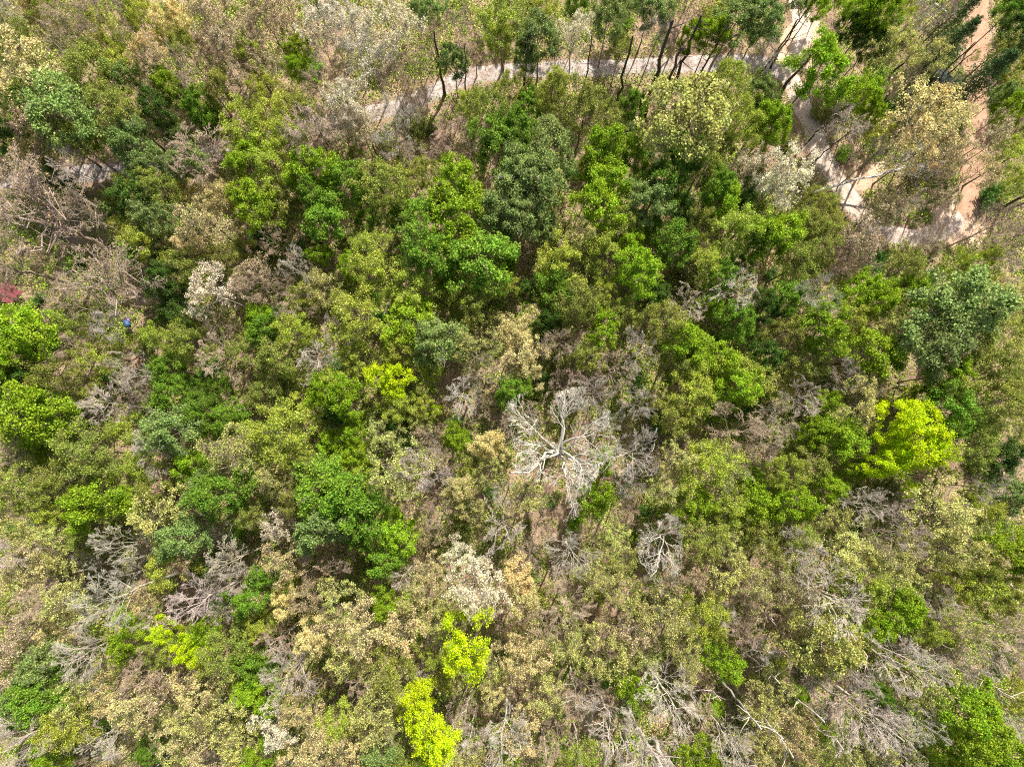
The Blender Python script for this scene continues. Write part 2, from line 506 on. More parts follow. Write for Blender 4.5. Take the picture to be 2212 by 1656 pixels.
def patch(name, u, v, rx, ry, mat, lift, seed):
    rng = np.random.default_rng(seed); c = ground_at(u, v)
    n = 48; a = np.linspace(0, 2 * np.pi, n, endpoint=False)
    r = 1 + 0.14 * np.sin(3 * a + rng.uniform(0, 6)) + 0.1 * np.sin(5 * a + rng.uniform(0, 6)) + 0.06 * np.sin(9 * a)
    V = []; rings = 6
    for k in range(rings + 1):
        f = max(k / rings, 0.02)
        x = c[0] + np.cos(a) * rx * r * f; y = c[1] + np.sin(a) * ry * r * f
        V.append(np.stack([x, y, gz(x, y) + lift * (1 if k < rings else -0.8)], 1))
    V = np.concatenate(V)
    k, s = np.meshgrid(np.arange(rings), np.arange(n), indexing='ij'); s2 = (s + 1) % n
    F = np.stack([k * n + s, k * n + s2, (k + 1) * n + s2, (k + 1) * n + s], -1).reshape(-1, 4)
    ROADS.append((c[None, :], 2 * min(rx, ry)))
    return structure(name, make_mesh(name, V, F, mat, True))

ribbon('gravel_road', [(-60, 395), (60, 385), (170, 376), (290, 362), (420, 340), (560, 305), (720, 262), (860, 232), (930, 203), (985, 174), (1060, 158), (1160, 150), (1300, 147), (1440, 141), (1560, 137), (1650, 141), (1712, 165)], 2.7, M_GRAVEL, 0.05, 1)
ribbon('dirt_track', [(1712, -60), (1722, 0), (1733, 60), (1722, 120), (1705, 160), (1722, 205), (1750, 262), (1772, 325), (1806, 385), (1846, 442), (1880, 486), (1950, 512), (2030, 500), (2080, 470)], 2.9, M_TRACK, 0.075, 2)
ribbon('brown_lane', [(2112, -60), (2112, 0), (2110, 70), (2108, 140), (2106, 230), (2104, 310), (2096, 400), (2078, 474)], 3.5, M_LANE, 0.06, 3)
patch('sandy_clearing', 1737, 100, 3.6, 5.0, M_SAND, 0.045, 4)
patch('dirt_clearing', 2062, 482, 5.0, 3.2, M_SAND, 0.045, 5)
patch('sandy_shoulder', 1872, 378, 2.0, 3.0, M_SAND, 0.045, 6)

def road_dist(x, y):
    d = 1e9
    for c, w in ROADS:
        d = min(d, float(np.sqrt(((c - np.array([x, y])) ** 2).sum(1)).min()) - w / 2)
    return d

def road_dist_many(XY):
    d = np.full(len(XY), 1e9)
    for c, w in ROADS:
        for s in range(0, len(c), 1):
            dd = np.hypot(XY[:, 0] - c[s, 0], XY[:, 1] - c[s, 1]) - w / 2
            np.minimum(d, dd, out=d)
    return d

# ------------------------------------------------------------------ kinds of tree
# code: archetype, leaf colour, bark colour, object name, category, colour words, form words
GREY = (0.30, 0.27, 0.22); BROWN = (0.20, 0.15, 0.11); PALE = (0.56, 0.50, 0.41); OLIVEB = (0.22, 0.19, 0.13)
KINDS = {
 'e': ('dense', (0.19, 0.35, 0.030), BROWN, 'leafy_tree', 'tree', 'emerald green', 'leafy tree'),
 's': ('dense', (0.25, 0.35, 0.095), GREY, 'leafy_tree', 'tree', 'sage green', 'leafy tree'),
 'b': ('dense', (0.29, 0.46, 0.022), BROWN, 'leafy_tree', 'tree', 'bright lime green', 'leafy tree'),
 'l': ('airy', (0.42, 0.51, 0.065), OLIVEB, 'sparse_tree', 'tree', 'yellowish green', 'sparse tree'),
 'y': ('puffy', (0.56, 0.74, 0.010), BROWN, 'yellow_tree', 'tree', 'vivid yellow', 'tree'),
 'o': ('airy', (0.31, 0.37, 0.065), BROWN, 'sparse_tree', 'tree', 'olive green', 'sparse tree'),
 'd': ('dense', (0.09, 0.18, 0.025), BROWN, 'leafy_tree', 'tree', 'dark green', 'leafy tree'),
 'k': ('budding', (0.56, 0.60, 0.18), OLIVEB, 'budding_tree', 'tree', 'olive yellow', 'budding tree'),
 't': ('puffy', (0.72, 0.65, 0.28), OLIVEB, 'budding_tree', 'tree', 'tan yellow', 'budding tree'),
 'K': ('full', (0.50, 0.56, 0.14), OLIVEB, 'budding_tree', 'tree', 'olive yellow', 'budding tree'),
 'r': ('budding', (0.56, 0.48, 0.28), BROWN, 'budding_tree', 'tree', 'brownish tan', 'budding tree'),
 'p': ('budding', (0.78, 0.74, 0.52), (0.42, 0.37, 0.30), 'blossoming_tree', 'tree', 'pale cream', 'blossoming tree'),
 'w': ('fan', None, PALE, 'dead_tree', 'dead tree', 'whitish', 'fanning leafless tree'),
 'W': ('white', None, (0.60, 0.55, 0.46), 'dead_tree', 'dead tree', 'whitish', 'crooked dead tree'),
 'g': ('twiggy', None, (0.55, 0.49, 0.40), 'bare_tree', 'bare tree', 'grey', 'bare tree'),
 'n': ('twiggy', None, (0.50, 0.39, 0.28), 'bare_tree', 'bare tree', 'brown', 'bare tree'),
 'm': ('gnarled', (0.46, 0.36, 0.16), (0.40, 0.32, 0.25), 'gnarled_tree', 'tree', 'brown', 'gnarled spreading tree'),
 'c': ('conifer', (0.085, 0.17, 0.045), BROWN, 'conifer', 'conifer', 'dark green', 'conifer'),
}

TREES = """
700,268,46,n 860,238,38,g 620,300,44,l 780,262,42,r 660,235,36,o 110,378,34,d 400,350,40,s 900,215,26,n 120,15,42,o 260,150,40,l 210,60,38,l 400,110,38,o 540,120,38,l 480,190,38,o 60,230,36,e 310,30,36,l 360,180,34,b 20,210,38,l 440,20,34,k 580,200,34,l 150,300,36,o
30,20,50,g 83,16,35,t 20,62,38,k 23,99,50,o 99,60,30,t 40,165,78,t 136,235,72,s 146,86,48,n 156,31,52,n 224,47,55,n 196,146,55,o 271,104,32,l 318,115,38,t
383,44,36,t 417,151,50,n 470,40,55,r 515,95,55,r 271,167,28,s 250,235,52,o 339,150,38,r 339,235,38,d 428,230,34,e 430,339,65,n 326,362,36,s 287,308,46,s 209,300,22,b
70,329,30,t 90,274,50,r 16,300,32,d 60,375,48,r 157,362,46,g 522,170,48,r 535,261,50,l 535,350,45,b 478,425,35,t 282,391,28,l 345,404,38,o 460,110,35,r 200,205,35,o
700,35,55,p 755,60,58,p 847,60,66,p 800,118,55,p 641,115,30,b 640,150,22,b 625,203,25,t 743,214,52,p 769,261,35,p 977,303,60,n 847,300,45,g 664,285,62,n 985,400,52,b
920,365,28,l 1082,44,55,l 1085,92,30,l 899,130,40,n 977,130,30,s 925,26,32,s 573,39,50,r 990,52,40,n 573,150,40,r 600,255,50,l 590,352,52,l 677,362,55,b 625,395,38,o
743,391,46,e 821,391,50,o 1056,235,46,o 1017,222,30,l 1075,313,58,e 1120,391,60,s 700,110,40,n 690,180,40,n 900,200,30,n 615,40,40,r 850,170,35,r 930,75,35,n
1243,73,42,p 1167,78,45,s 1133,115,28,s 1490,83,30,b 1543,73,36,b 1480,39,38,n 1316,39,40,s 1407,21,40,s 1590,39,50,s 1250,13,28,e 1480,255,96,K 1603,262,48,l 1650,262,42,b
1264,235,55,o 1198,188,35,l 1368,227,28,e 1577,170,38,l 1642,203,34,s 1115,285,45,e 1193,313,52,s 1300,330,50,b 1368,326,40,b 1264,370,25,l 1316,391,55,b 1433,391,52,e
1550,404,34,e 1165,391,58,s 1532,347,38,o 1612,352,38,p 1340,110,28,o 1420,75,34,g 1200,130,28,g 1100,190,30,o 1480,330,40,e 1560,310,30,o
1766,148,66,b 1868,14,40,b 1905,22,40,b 1935,30,30,l 1884,98,32,d 1838,62,30,d 1932,103,44,k 2004,128,42,k 2048,102,42,c 2062,42,34,c 2119,170,48,c 1866,203,36,b 1884,238,26,b
1905,284,28,l 2001,250,74,t 1985,326,44,t 2053,265,48,t 2132,365,38,t 1670,266,40,b 1819,265,50,g 1700,378,64,p 1668,400,40,p 2184,235,34,b 2165,210,25,s 2197,78,38,d 2184,30,34,e
2190,339,38,l 1652,52,44,s 2160,120,34,o 1960,175,30,n 2195,150,25,l 2050,330,36,r 2150,290,40,r 2195,280,30,n 1900,330,36,n 1925,185,24,n 1975,30,45,g 2030,20,40,n 1650,120,30,g 1670,60,25,n
78,462,100,m 225,600,92,m 10,560,62,m 180,460,48,m 340,475,44,s 313,520,38,l 443,481,52,t 483,432,30,t 417,525,38,t 457,625,58,p 287,429,46,d 548,442,48,b 26,716,55,b 80,722,55,b
40,770,48,b 561,690,34,b 548,599,45,r 404,573,38,o 352,729,34,l 209,781,38,l 287,802,46,g 365,794,34,e 157,716,40,o 170,753,42,n 470,768,48,n 417,742,40,o 522,755,36,o 20,650,36,n
140,650,42,n 240,703,40,g 590,520,36,n 355,610,34,d 480,560,36,o 130,810,44,o 60,820,40,d
703,463,50,e 581,442,40,o 677,419,40,e 834,419,42,o 990,468,68,b 912,468,45,e 925,547,60,e 1040,560,68,e 1082,468,48,s 795,539,46,l 821,586,48,l 685,554,25,b 638,573,40,g
560,612,45,n 690,620,40,k 768,690,55,l 729,716,40,w 886,690,56,b 940,735,55,s 1030,750,46,k 1108,720,36,t 1128,762,46,t 1140,800,34,t 1030,664,40,o 847,820,45,y 899,612,48,l
1004,625,42,l 795,640,24,e 1045,805,40,n 690,776,44,g 573,716,34,e 730,822,40,l 640,660,40,n 600,770,42,o 980,600,34,b 860,760,34,l 770,770,40,l 640,720,36,l 655,640,30,l
1290,442,58,b 1407,429,50,s 1120,465,50,s 1251,507,42,k 1211,565,50,l 1298,546,44,l 1381,591,48,b 1459,520,42,e 1193,625,42,e 1245,655,44,o 1275,668,36,o 1303,625,28,l 1303,711,42,b
1433,698,48,o 1488,659,40,g 1590,625,50,g 1590,690,40,e 1537,662,25,b 1642,507,42,b 1603,494,52,l 1524,560,36,l 1564,429,36,b 1485,747,48,b 1550,781,52,b 1616,820,48,l 1211,742,40,n
1381,755,44,g 1350,680,36,o 1511,807,44,l 1655,768,34,d 1655,664,32,d 1329,800,44,n 1330,480,40,o 1520,480,32,o 1560,600,30,e 1410,640,30,d 1460,790,36,o 1270,770,34,o 1180,700,30,d
1675,507,56,b 1735,481,40,o 1727,565,40,o 1772,638,52,W 1871,625,42,b 1905,650,34,b 1780,703,52,b 1910,690,36,k 1935,655,28,k 1897,763,52,b 2067,664,88,s 2027,735,75,s 2145,742,64,o
1975,625,34,b 1962,429,36,n 2158,481,55,n 2158,638,36,t 2080,573,34,l 1962,573,40,o 2171,573,38,g 2053,807,44,b 2158,807,50,o 1740,781,42,o 1832,807,38,g 1700,640,34,e 2195,690,34,o
1860,520,44,r 1780,520,40,o 2120,560,36,l 1830,560,36,n 2010,520,40,n 1700,720,36,o 1840,690,34,l 2195,520,34,n
65,897,66,b 130,900,45,b 196,976,58,o 150,1020,40,o 26,989,42,n 39,1054,55,o 222,1080,60,b 130,1106,36,l 130,1150,36,k 370,845,38,e 378,931,52,s 235,874,44,g 282,884,34,n 274,923,34,l
339,976,48,g 438,892,32,e 496,905,34,e 313,1002,36,l 417,1010,34,b 508,976,56,k 483,1067,60,e 440,1050,40,s 352,1101,60,k 300,1080,30,b 404,1158,46,s 261,1176,44,g 561,1028,40,k
365,1223,42,l 496,1210,42,g 78,1210,45,t 26,1197,48,w 143,1197,34,k 196,1158,34,o 185,850,36,o 20,860,36,d 120,1060,40,o 330,1060,34,o 240,1020,36,o 180,1090,34,b 60,1130,44,k 560,960,36,l
600,923,62,l 640,980,40,l 743,858,44,b 700,840,36,b 657,897,34,l 769,940,28,b 768,985,30,b 710,1060,62,e 760,1090,58,e 703,1132,56,s 782,1150,36,e 860,1145,42,b 860,1010,62,k 912,1015,56,w
834,936,38,k 917,944,28,r 985,942,27,b 944,885,14,y 1001,858,40,w 1056,963,33,t 1060,1015,34,k 991,1056,28,t 599,1132,34,p 599,1036,42,k 612,1218,42,t 834,1213,35,e 925,1225,34,t
991,1197,38,p 1082,1140,58,w 951,1106,36,n 664,1002,36,o 782,1041,34,l 680,1215,40,n 740,1210,30,n 540,1110,34,o 900,1085,34,n 860,870,36,l 960,990,30,n 1020,1090,34,k 640,1080,32,o
1209,962,128,W 1355,985,62,w 1282,1077,37,b 1298,994,28,b 1530,1002,52,l 1565,1020,38,k 1472,989,46,k 1485,1088,44,b 1577,1093,36,l 1590,923,56,n 1428,1179,68,W 1235,1192,50,w
1498,845,46,l 1590,837,44,b 1224,840,44,n 1277,853,44,w 1376,871,36,g 1107,845,34,e 1642,1093,38,b 1433,1060,34,k 1642,1158,38,o 1342,1192,38,k 1120,900,42,n 1450,900,38,o 1350,1100,34,n
1180,1120,40,n 1320,1140,36,k 1520,1160,44,o 1560,1180,38,k 1650,960,36,n 1100,1060,36,g 1140,1070,38,k 1420,990,30,n
1945,900,52,y 1990,935,58,y 2010,975,42,y 1940,970,42,y 1900,1002,36,y 1850,871,52,k 1819,949,48,b 1735,858,42,g 1675,910,48,n 1866,1088,46,g 1714,1088,44,b 1793,1054,32,b 2027,1106,60,k
2053,884,50,e 2150,871,60,o 2119,1106,32,l 2184,1067,34,s 1949,1158,58,g 1727,1197,52,w 1832,1197,52,k 1923,1210,56,k 2066,1184,52,k 2184,1184,50,b 2132,1054,34,g 1962,1056,20,y
1714,1145,36,o 2100,960,44,o 2150,990,40,d 1760,990,40,o 1700,1020,40,l 1670,1040,30,l 1880,1160,34,n 1790,1120,36,k 2100,1230,34,o 2100,1150,38,k 2000,1190,36,k 1760,930,34,b 1890,830,30,n
235,1294,58,w 321,1289,34,t 360,1365,30,y 417,1400,36,y 440,1365,28,b 420,1300,48,w 490,1406,46,o 287,1380,36,b 65,1237,44,t 130,1360,36,t 39,1367,48,r 183,1406,48,w 104,1432,46,s
91,1498,48,e 39,1524,46,s 157,1563,50,l 52,1585,62,w 117,1623,40,b 170,1506,38,k 235,1498,38,t 313,1459,50,n 300,1530,52,t 391,1576,46,t 496,1550,52,k 535,1498,34,b 274,1641,38,t
235,1590,48,g 561,1341,28,l 522,1250,36,g 326,1615,24,e 522,1600,38,k 550,1290,34,e 150,1300,42,k 95,1300,42,n 540,1420,34,e 360,1480,48,r 430,1480,46,t 250,1420,36,k 30,1440,42,r
350,1400,34,o 450,1630,40,t 385,1640,34,k 200,1640,34,n 20,1300,36,k 470,1450,30,n 330,1340,30,g 415,1540,40,k
1011,1386,62,y 905,1500,38,y 918,1555,46,y 950,1600,40,y 930,1640,28,y 925,1265,38,t 1030,1263,58,p 1050,1300,36,p 782,1355,55,t 880,1350,52,t 672,1289,40,r 617,1289,30,t 834,1300,28,b
573,1349,30,l 625,1446,58,w 847,1440,46,o 834,1511,54,k 815,1555,46,k 600,1563,48,p 703,1628,50,t 765,1628,42,t 821,1628,42,s 1069,1490,28,t 1113,1412,40,t 1004,1636,36,k 743,1550,36,l
1095,1576,52,w 730,1290,40,k 730,1340,34,r 680,1370,36,t 600,1380,38,n 940,1330,34,k 650,1530,38,t 560,1500,36,b 560,1640,36,b 640,1640,40,t 980,1310,30,k 1130,1290,36,t 890,1290,30,k
580,1240,30,e 560,1450,30,e 750,1420,38,k 780,1470,34,n 1060,1440,30,k 1000,1530,34,n 870,1640,34,o
1441,1500,66,w 1316,1572,72,w 1564,1425,36,b 1376,1480,34,b 1146,1412,48,t 1303,1407,56,k 1433,1328,50,k 1224,1302,48,n 1120,1240,34,t 1564,1237,46,k 1629,1263,42,k 1511,1328,44,l
1125,1576,44,t 1250,1641,34,l 1511,1636,38,b 1642,1524,42,k 1637,1480,20,l 1537,1524,20,b 1577,1602,44,w 1340,1270,44,k 1280,1240,36,k 1480,1240,40,r 1370,1360,44,r 1220,1380,40,k
1480,1400,38,k 1600,1360,38,n 1630,1310,36,r 1250,1480,44,n 1180,1500,38,k 1200,1590,38,n 1400,1620,52,w 1640,1590,40,k 1560,1330,34,g 1170,1340,36,n 1430,1260,36,g 1390,1410,34,k 1515,1540,34,n
1779,1380,72,K 1745,1350,34,t 1820,1400,34,t 1800,1290,66,w 1936,1316,46,b 1884,1350,34,b 1871,1263,42,l 1936,1419,82,w 1855,1540,72,w 2080,1524,50,b 2106,1576,60,b 2050,1615,46,b
2145,1380,60,n 2119,1263,44,l 2027,1302,40,g 2119,1430,44,g 2184,1498,36,l 2184,1545,40,g 1819,1615,40,k 1897,1628,36,k 1897,1498,22,e 1727,1506,20,b 1714,1589,38,t 1923,1570,48,w
1720,1270,42,r 1700,1300,40,k 1860,1220,34,k 1950,1250,38,k 2060,1250,38,l 2190,1280,38,o 2070,1350,38,k 2000,1360,34,l 2020,1480,44,k 1990,1560,38,w 2060,1440,38,g 2170,1640,44,b
2120,1640,36,b 1760,1460,34,g 1680,1480,34,k 1740,1640,38,k 1670,1630,36,t 1960,1640,34,g 2190,1420,34,n 2190,1340,34,k 1840,1450,34,g
"""

# ------------------------------------------------------------------ landmarks for the descriptions
LAND = [
 ('central white dead tree', 1209, 962), ('big yellow tree', 1975, 936), ('bottom edge yellow tree', 922, 1555),
 ('round yellow tree', 1011, 1386), ('twin yellow clumps', 395, 1385), ('round lime tree', 1766, 151),
 ('top cream trees', 775, 60), ('gravel road bend', 955, 190), ('straight gravel road', 1300, 148), ('sandy clearing', 1737, 95),
 ('dirt track', 1775, 330), ('pale dirt clearing', 2065, 482), ('brown lane', 2110, 80), ('red tarp', 28, 640), ('blue bundle', 288, 703),
 ('white blossoming tree', 457, 625), ('cream yellow tree', 440, 481), ('orange tan tree', 1125, 750),
 ('upper left tan tree', 40, 165), ('round olive yellow tree', 1480, 261), ('right whitish starburst', 1772, 638),
 ('central lime crowns', 1300, 425), ('lower left emerald tree', 735, 1075), ('lower right dead tree', 1936, 1419),
 ('bottom dead tree', 1316, 1572), ('lower cream tree', 1035, 1270), ('lower right oak', 1779, 1380),
 ('upper left grey tree', 430, 339), ('gnarled tree', 90, 470), ('small central yellow tree', 847, 820), ('right sage tree', 2060, 680),
 ('upper sage tree', 1150, 400), ('brown wooden deck', 62, 845), ('open stand', 2000, 178), ('upper left emerald trees', 700, 440),
 ('lower starburst tree', 1428, 1179), ('top left corner', -20, -20), ('bottom left corner', 0, 1656), ('bottom right corner', 2212, 1656), ('top right corner', 2230, -10),
 ('left edge middle', -10, 1010), ('right edge middle', 2225, 1060), ('narrow lime tree', 641, 120), ('left fan tree', 235, 1294),
]
NUMW = ['zero', 'one', 'two', 'three', 'four', 'five', 'six', 'seven', 'eight', 'nine', 'ten', 'eleven', 'twelve']
ORD = ['first', 'second', 'third', 'fourth', 'fifth', 'sixth', 'seventh', 'eighth', 'ninth', 'tenth', 'eleventh', 'twelfth']
HAND = {}    # label for landmark things, keyed by their listed pixel
HAND[(1209, 962)] = 'largest whitish dead tree with thick crooked limbs, in the middle'
HAND[(1766, 148)] = 'round bright lime tree overhanging the dirt track near the fork'
HAND[(1480, 255)] = 'large round olive yellow tree standing just below the gravel road'
HAND[(1772, 638)] = 'whitish starburst of bare limbs among green trees at right'
HAND[(457, 625)] = 'white blossoming tree among brown trees, left of centre'
HAND[(1011, 1386)] = 'round vivid yellow tree near the bottom, under the cream tree'
HAND[(40, 165)] = 'large tan yellow tree cut by the left edge near the top'
HAND[(641, 115)] = 'narrow bright lime tree beside the cream trees at the top'
HAND[(944, 885)] = 'tiny vivid yellow sapling above the bare fan tree'
HAND[(1428, 1179)] = 'whitish starburst dead tree below the middle white tree'

ITEMS = []     # everything that gets a generated description: dict(root, u, v, head)
def phrase(u, v):
    best = sorted(((math.hypot(u - x, v - y), n, x, y) for n, x, y in LAND))
    d, n, x, y = best[0]
    if d < 14:
        d, n, x, y = best[1]
    a = math.degrees(math.atan2(-(v - y), u - x)) % 360
    dirs = ['right of', 'upper right of', 'above', 'upper left of', 'left of', 'lower left of', 'below', 'lower right of']
    w = dirs[int((a + 22.5) // 45) % 8]
    return w + (' the ' + n)

ROOT_COL = S.collection
def place(proto, name, loc, rz, sx, sz, leafcol, barkcol, tilt=None):
    H0, R0, parts = proto
    root = bpy.data.objects.new(name, None)
    root.empty_display_size = 0.5
    ROOT_COL.objects.link(root)
    root.location = loc
    root.rotation_euler = (tilt[0] if tilt else 0, tilt[1] if tilt else 0, rz)
    for pn, me in parts:
        o = bpy.data.objects.new(pn, me)
        ROOT_COL.objects.link(o)
        o.parent = root
        o.scale = (sx, sx, sz)
        c = leafcol if pn in ('crown', 'foliage') else barkcol
        o.color = (*c, 1)
    return root

rnd = random.Random(11)
def jitter(c, amt=0.12):
    v = 1 + rnd.uniform(-amt, amt)
    return tuple(max(0.0, min(0.95, x * v * (1 + rnd.uniform(-amt, amt) * 0.35))) for x in c)

def size_word(r):
    return 'tiny' if r < 24 else 'small' if r < 34 else 'mid-sized' if r < 46 else 'large' if r < 60 else 'huge'

counter = {}
def add_tree(u, v, r, k, filler=False, shape=None):
    arch, leafc, barkc, name, cat, cw, fw = KINDS[k]
    if r < 22: Hh = rnd.uniform(5, 7)
    else: Hh = min(19.5, 7.5 + r * 0.155 + rnd.uniform(-1.2, 1.2))
    if k in 'wW': Hh = min(21.0, Hh + 2.5)
    if filler: Hh *= rnd.uniform(0.62, 0.9)
    zc = Hh * (0.74 if k not in 'c' else 0.55)
    p = unproj(u, v, zc)
    depth = CAM_H - zc
    Rm = r * depth / FPX * (1.12 if k not in 'yWpK' else 1.04)
    if k == 't' and (r >= 38 or rnd.random() < 0.5): arch = 'budding'
    proto = PROTOS[arch][counter.setdefault(arch, rnd.randrange(6)) % len(PROTOS[arch])]
    counter[arch] += 1
    H0, R0, _ = proto
    root = place(proto, name, (p[0], p[1], float(gz(p[0], p[1]))), rnd.uniform(0, 6.28), Rm / R0, Hh / H0,
                 jitter(leafc, 0.14) if leafc else (1, 1, 1), jitter(barkc, 0.15))
    root['category'] = cat
    head = f'{size_word(r)} {cw} {fw}'
    if (u, v) in HAND:
        root['label'] = HAND[(u, v)]
    else:
        ITEMS.append(dict(o=root, u=u, v=v, head=head))
    root['group'] = {'leafy_tree': 'leafy trees of the wood', 'sparse_tree': 'thinly leafed trees of the wood', 'yellow_tree': 'vivid yellow trees', 'budding_tree': 'budding trees of the wood', 'blossoming_tree': 'pale blossoming trees',
                     'dead_tree': 'whitish leafless trees', 'bare_tree': 'twiggy bare trees', 'gnarled_tree': 'gnarled trees at left', 'conifer': 'conifers by the brown lane'}[name]
    return root

LIST = []
for tok in TREES.split():
    a = tok.split(',')
    LIST.append((float(a[0]), float(a[1]), float(a[2]), a[3]))
for u, v, r, k in LIST:
    add_tree(int(u), int(v), r, k)

# younger trees in the gaps between the listed crowns
VISIBLE_ROAD = [(180, 376), (240, 368), (300, 362), (340, 356), (945, 190), (985, 174), (1030, 163), (1080, 157), (1130, 152), (1180, 150), (1230, 149), (1280, 148), (1330, 146),
                (1380, 143), (1430, 141), (1480, 139), (1530, 138), (1580, 138), (1640, 140), (1700, 160), (1735, 60), (1730, 100), (1740, 130), (1722, 205), (1738, 235), (1752, 270),
                (1765, 305), (1780, 340), (1800, 375), (1825, 410), (1848, 445), (1870, 480), (1900, 500), (1940, 512), (1980, 510), (2020, 495), (2050, 480), (2080, 470), (2110, 20), (2110, 60), (2110, 100),
                (2109, 140), (2108, 245), (2095, 380), (2095, 430), (2110, 470), (1880, 380), (1890, 400)]
SEEN_THINGS = [(28, 635, 34), (288, 703, 14), (62, 845, 16), (2000, 45, 24), (2000, 178, 24)]
pts = [(u, v, r) for u, v, r, k in LIST]
LU = np.array([(u, v, r) for u, v, r in pts])
fill = []
tries = 0
while len(fill) < 190 and tries < 9000:
    tries += 1
    u = rnd.uniform(-45, 2257); v = rnd.uniform(-45, 1701)
    r = rnd.uniform(22, 36)
    d = np.hypot(LU[:, 0] - u, LU[:, 1] - v) - LU[:, 2] * 0.72
    if d.min() < r * 0.62: continue
    if any(math.hypot(u - a, v - b) < 30 + r * 0.55 for a, b in VISIBLE_ROAD): continue
    if any(math.hypot(u - a, v - b) < c + r for a, b, c in SEEN_THINGS): continue
    near = np.argsort(np.hypot(LU[:len(LIST), 0] - u, LU[:len(LIST), 1] - v))[:4]
    k = LIST[int(rnd.choice(list(near)))][3]
    if v > 1050 and rnd.random() < 0.45: k = rnd.choice('wgnwg')
    k = {'y': 'l', 'W': 'w', 'm': 'r', 'c': 'e', 'p': 'k', 'K': 'k'}.get(k, k)
    fill.append((u, v, r, k))
    LU = np.vstack([LU, [u, v, r]])
for u, v, r, k in fill:
    add_tree(u, v, r, k, filler=True)
print('trees', len(LIST), 'fill', len(fill))

# ------------------------------------------------------------------ shrubs
SH = {'e': ((0.09, 0.24, 0.03), 'emerald green'), 'b': ((0.20, 0.40, 0.02), 'bright green'), 'o': ((0.20, 0.25, 0.05), 'olive green'), 't': ((0.55, 0.43, 0.20), 'tan'), 'l': ((0.36, 0.42, 0.07), 'yellowish green')}
sh = []
tries = 0
while len(sh) < 240 and tries < 20000:
    tries += 1
    u = rnd.uniform(-20, 2232); v = rnd.uniform(-20, 1676)
    # prefer openings between the crowns
    cover = ((np.hypot(LU[:, 0] - u, LU[:, 1] - v) - LU[:, 2] * 0.8).min())
    if cover < rnd.uniform(-6, 10): continue
    if sh and min(math.hypot(u - a, v - b) for a, b, c in sh) < 18: continue
    g = ground_at(u, v)
    if road_dist(*g) < 0.9: continue
    if any(math.hypot(u - a, v - b) < c + 8 for a, b, c in SEEN_THINGS): continue
    low = v > 1150
    k = rnd.choice('eebool' if not low else 'btttol')
    sh.append((u, v, k))
for u, v, k in sh:
    col, cw = SH[k]
    z = 1.5; p = unproj(u, v, z)
    kind = 'brush' if k == 't' else 'bush'
    sc = rnd.uniform(0.6, 1.15)
    root = place(PROTOS[kind][rnd.randrange(4)], 'shrub', (p[0], p[1], float(gz(*p))), rnd.uniform(0, 6.28), sc, sc * rnd.uniform(0.8, 1.2), jitter(col), jitter((0.3, 0.24, 0.17)))
    root['category'] = 'shrub'; root['group'] = 'shrubs between the trees'
    ITEMS.append(dict(o=root, u=u, v=v, head=f'{"low" if sc < 0.85 else "tall"} {cw} shrub'))
print('shrubs', len(sh))

# ------------------------------------------------------------------ snags, logs
def log_mesh(L, r, rng, stubs=3):
    k = 8; t = np.linspace(0, 1, k)
    P = np.zeros((1, k, 3)); P[0, :, 0] = t * L
    P[0, :, 1] = rng.normal(size=k) * 0.02 * L; P[0, :, 2] = rng.normal(size=k) * 0.006 * L
    P[0, 0, 1:] = 0
    parts = [tubes(P, (r * (1 - 0.6 * t))[None], 8)]
    Q = []
    for i in range(stubs):
        j = rng.integers(2, k - 1); a = rng.uniform(-1, 1); l = L * rng.uniform(0.08, 0.25)
        o = P[0, j]; s = np.linspace(0, 1, 4)[:, None]
        d = np.array([0.6, math.copysign(0.7, a), 0.25])
        Q.append(o + d * l * s + rng.normal(size=(4, 3)) * 0.03 * l)
    if Q:
        parts.append(tubes(np.array(Q), (r * 0.35 * np.linspace(1, 0.3, 4))[None].repeat(len(Q), 0), 5))
    V, F = merge(parts)
    # close the two cut ends
    n = len(V)
    V = np.vstack([V, P[0, 0], P[0, -1]])
    caps = [[n, (i + 2) % 8, i + 1, i] for i in range(0, 8, 2)] + [[n + 1, (k - 1) * 8 + i, (k - 1) * 8 + i + 1, (k - 1) * 8 + (i + 2) % 8] for i in range(0, 8, 2)]
    return V, np.vstack([F, np.array(caps)])

LOGS = [(209, 1461, 263, 1433, .16, 'd'), (672, 1542, 808, 1440, .2, 'd'), (1504, 1500, 1537, 1456, .14, 'd'), (1654, 1407, 1701, 1404, .2, 'p'), (1654, 1410, 1691, 1436, .16, 'd'),
        (1915, 591, 2020, 557, .15, 'g'), (2014, 609, 2093, 575, .12, 'g'), (162, 1234, 337, 1192, .13, 'p'), (462, 895, 556, 879, .17, 'g'), (417, 1116, 470, 1103, .19, 'p'), (1636, 887, 1727, 876, .16, 'p'),
        (1706, 949, 1740, 942, .18, 'p'), (1748, 1020, 1772, 1030, .12, 'p'), (1928, 833, 2001, 831, .12, 'g'), (2163, 994, 2210, 957, .15, 'p'), (378, 729, 417, 708, .14, 'g'), (696, 973, 727, 968, .12, 'd'),
        (547, 510, 586, 528, .18, 'd'), (1415, 923, 1393, 985, .34, 'd'), (1636, 345, 1700, 318, .1, 'g'), (2170, 1255, 2205, 1280, .12, 'p'), (1770, 560, 1850, 520, .1, 'g'), (1790, 545, 1880, 500, .1, 'p'),
        (1830, 610, 1890, 580, .12, 'd'), (326, 672, 270, 655, .22, 'd'), (1602, 190, 1660, 150, .1, 'g'), (700, 1330, 745, 1300, .1, 'd'), (1160, 905, 1140, 940, .1, 'p'), (1040, 1060, 1070, 1120, .1, 'p')]
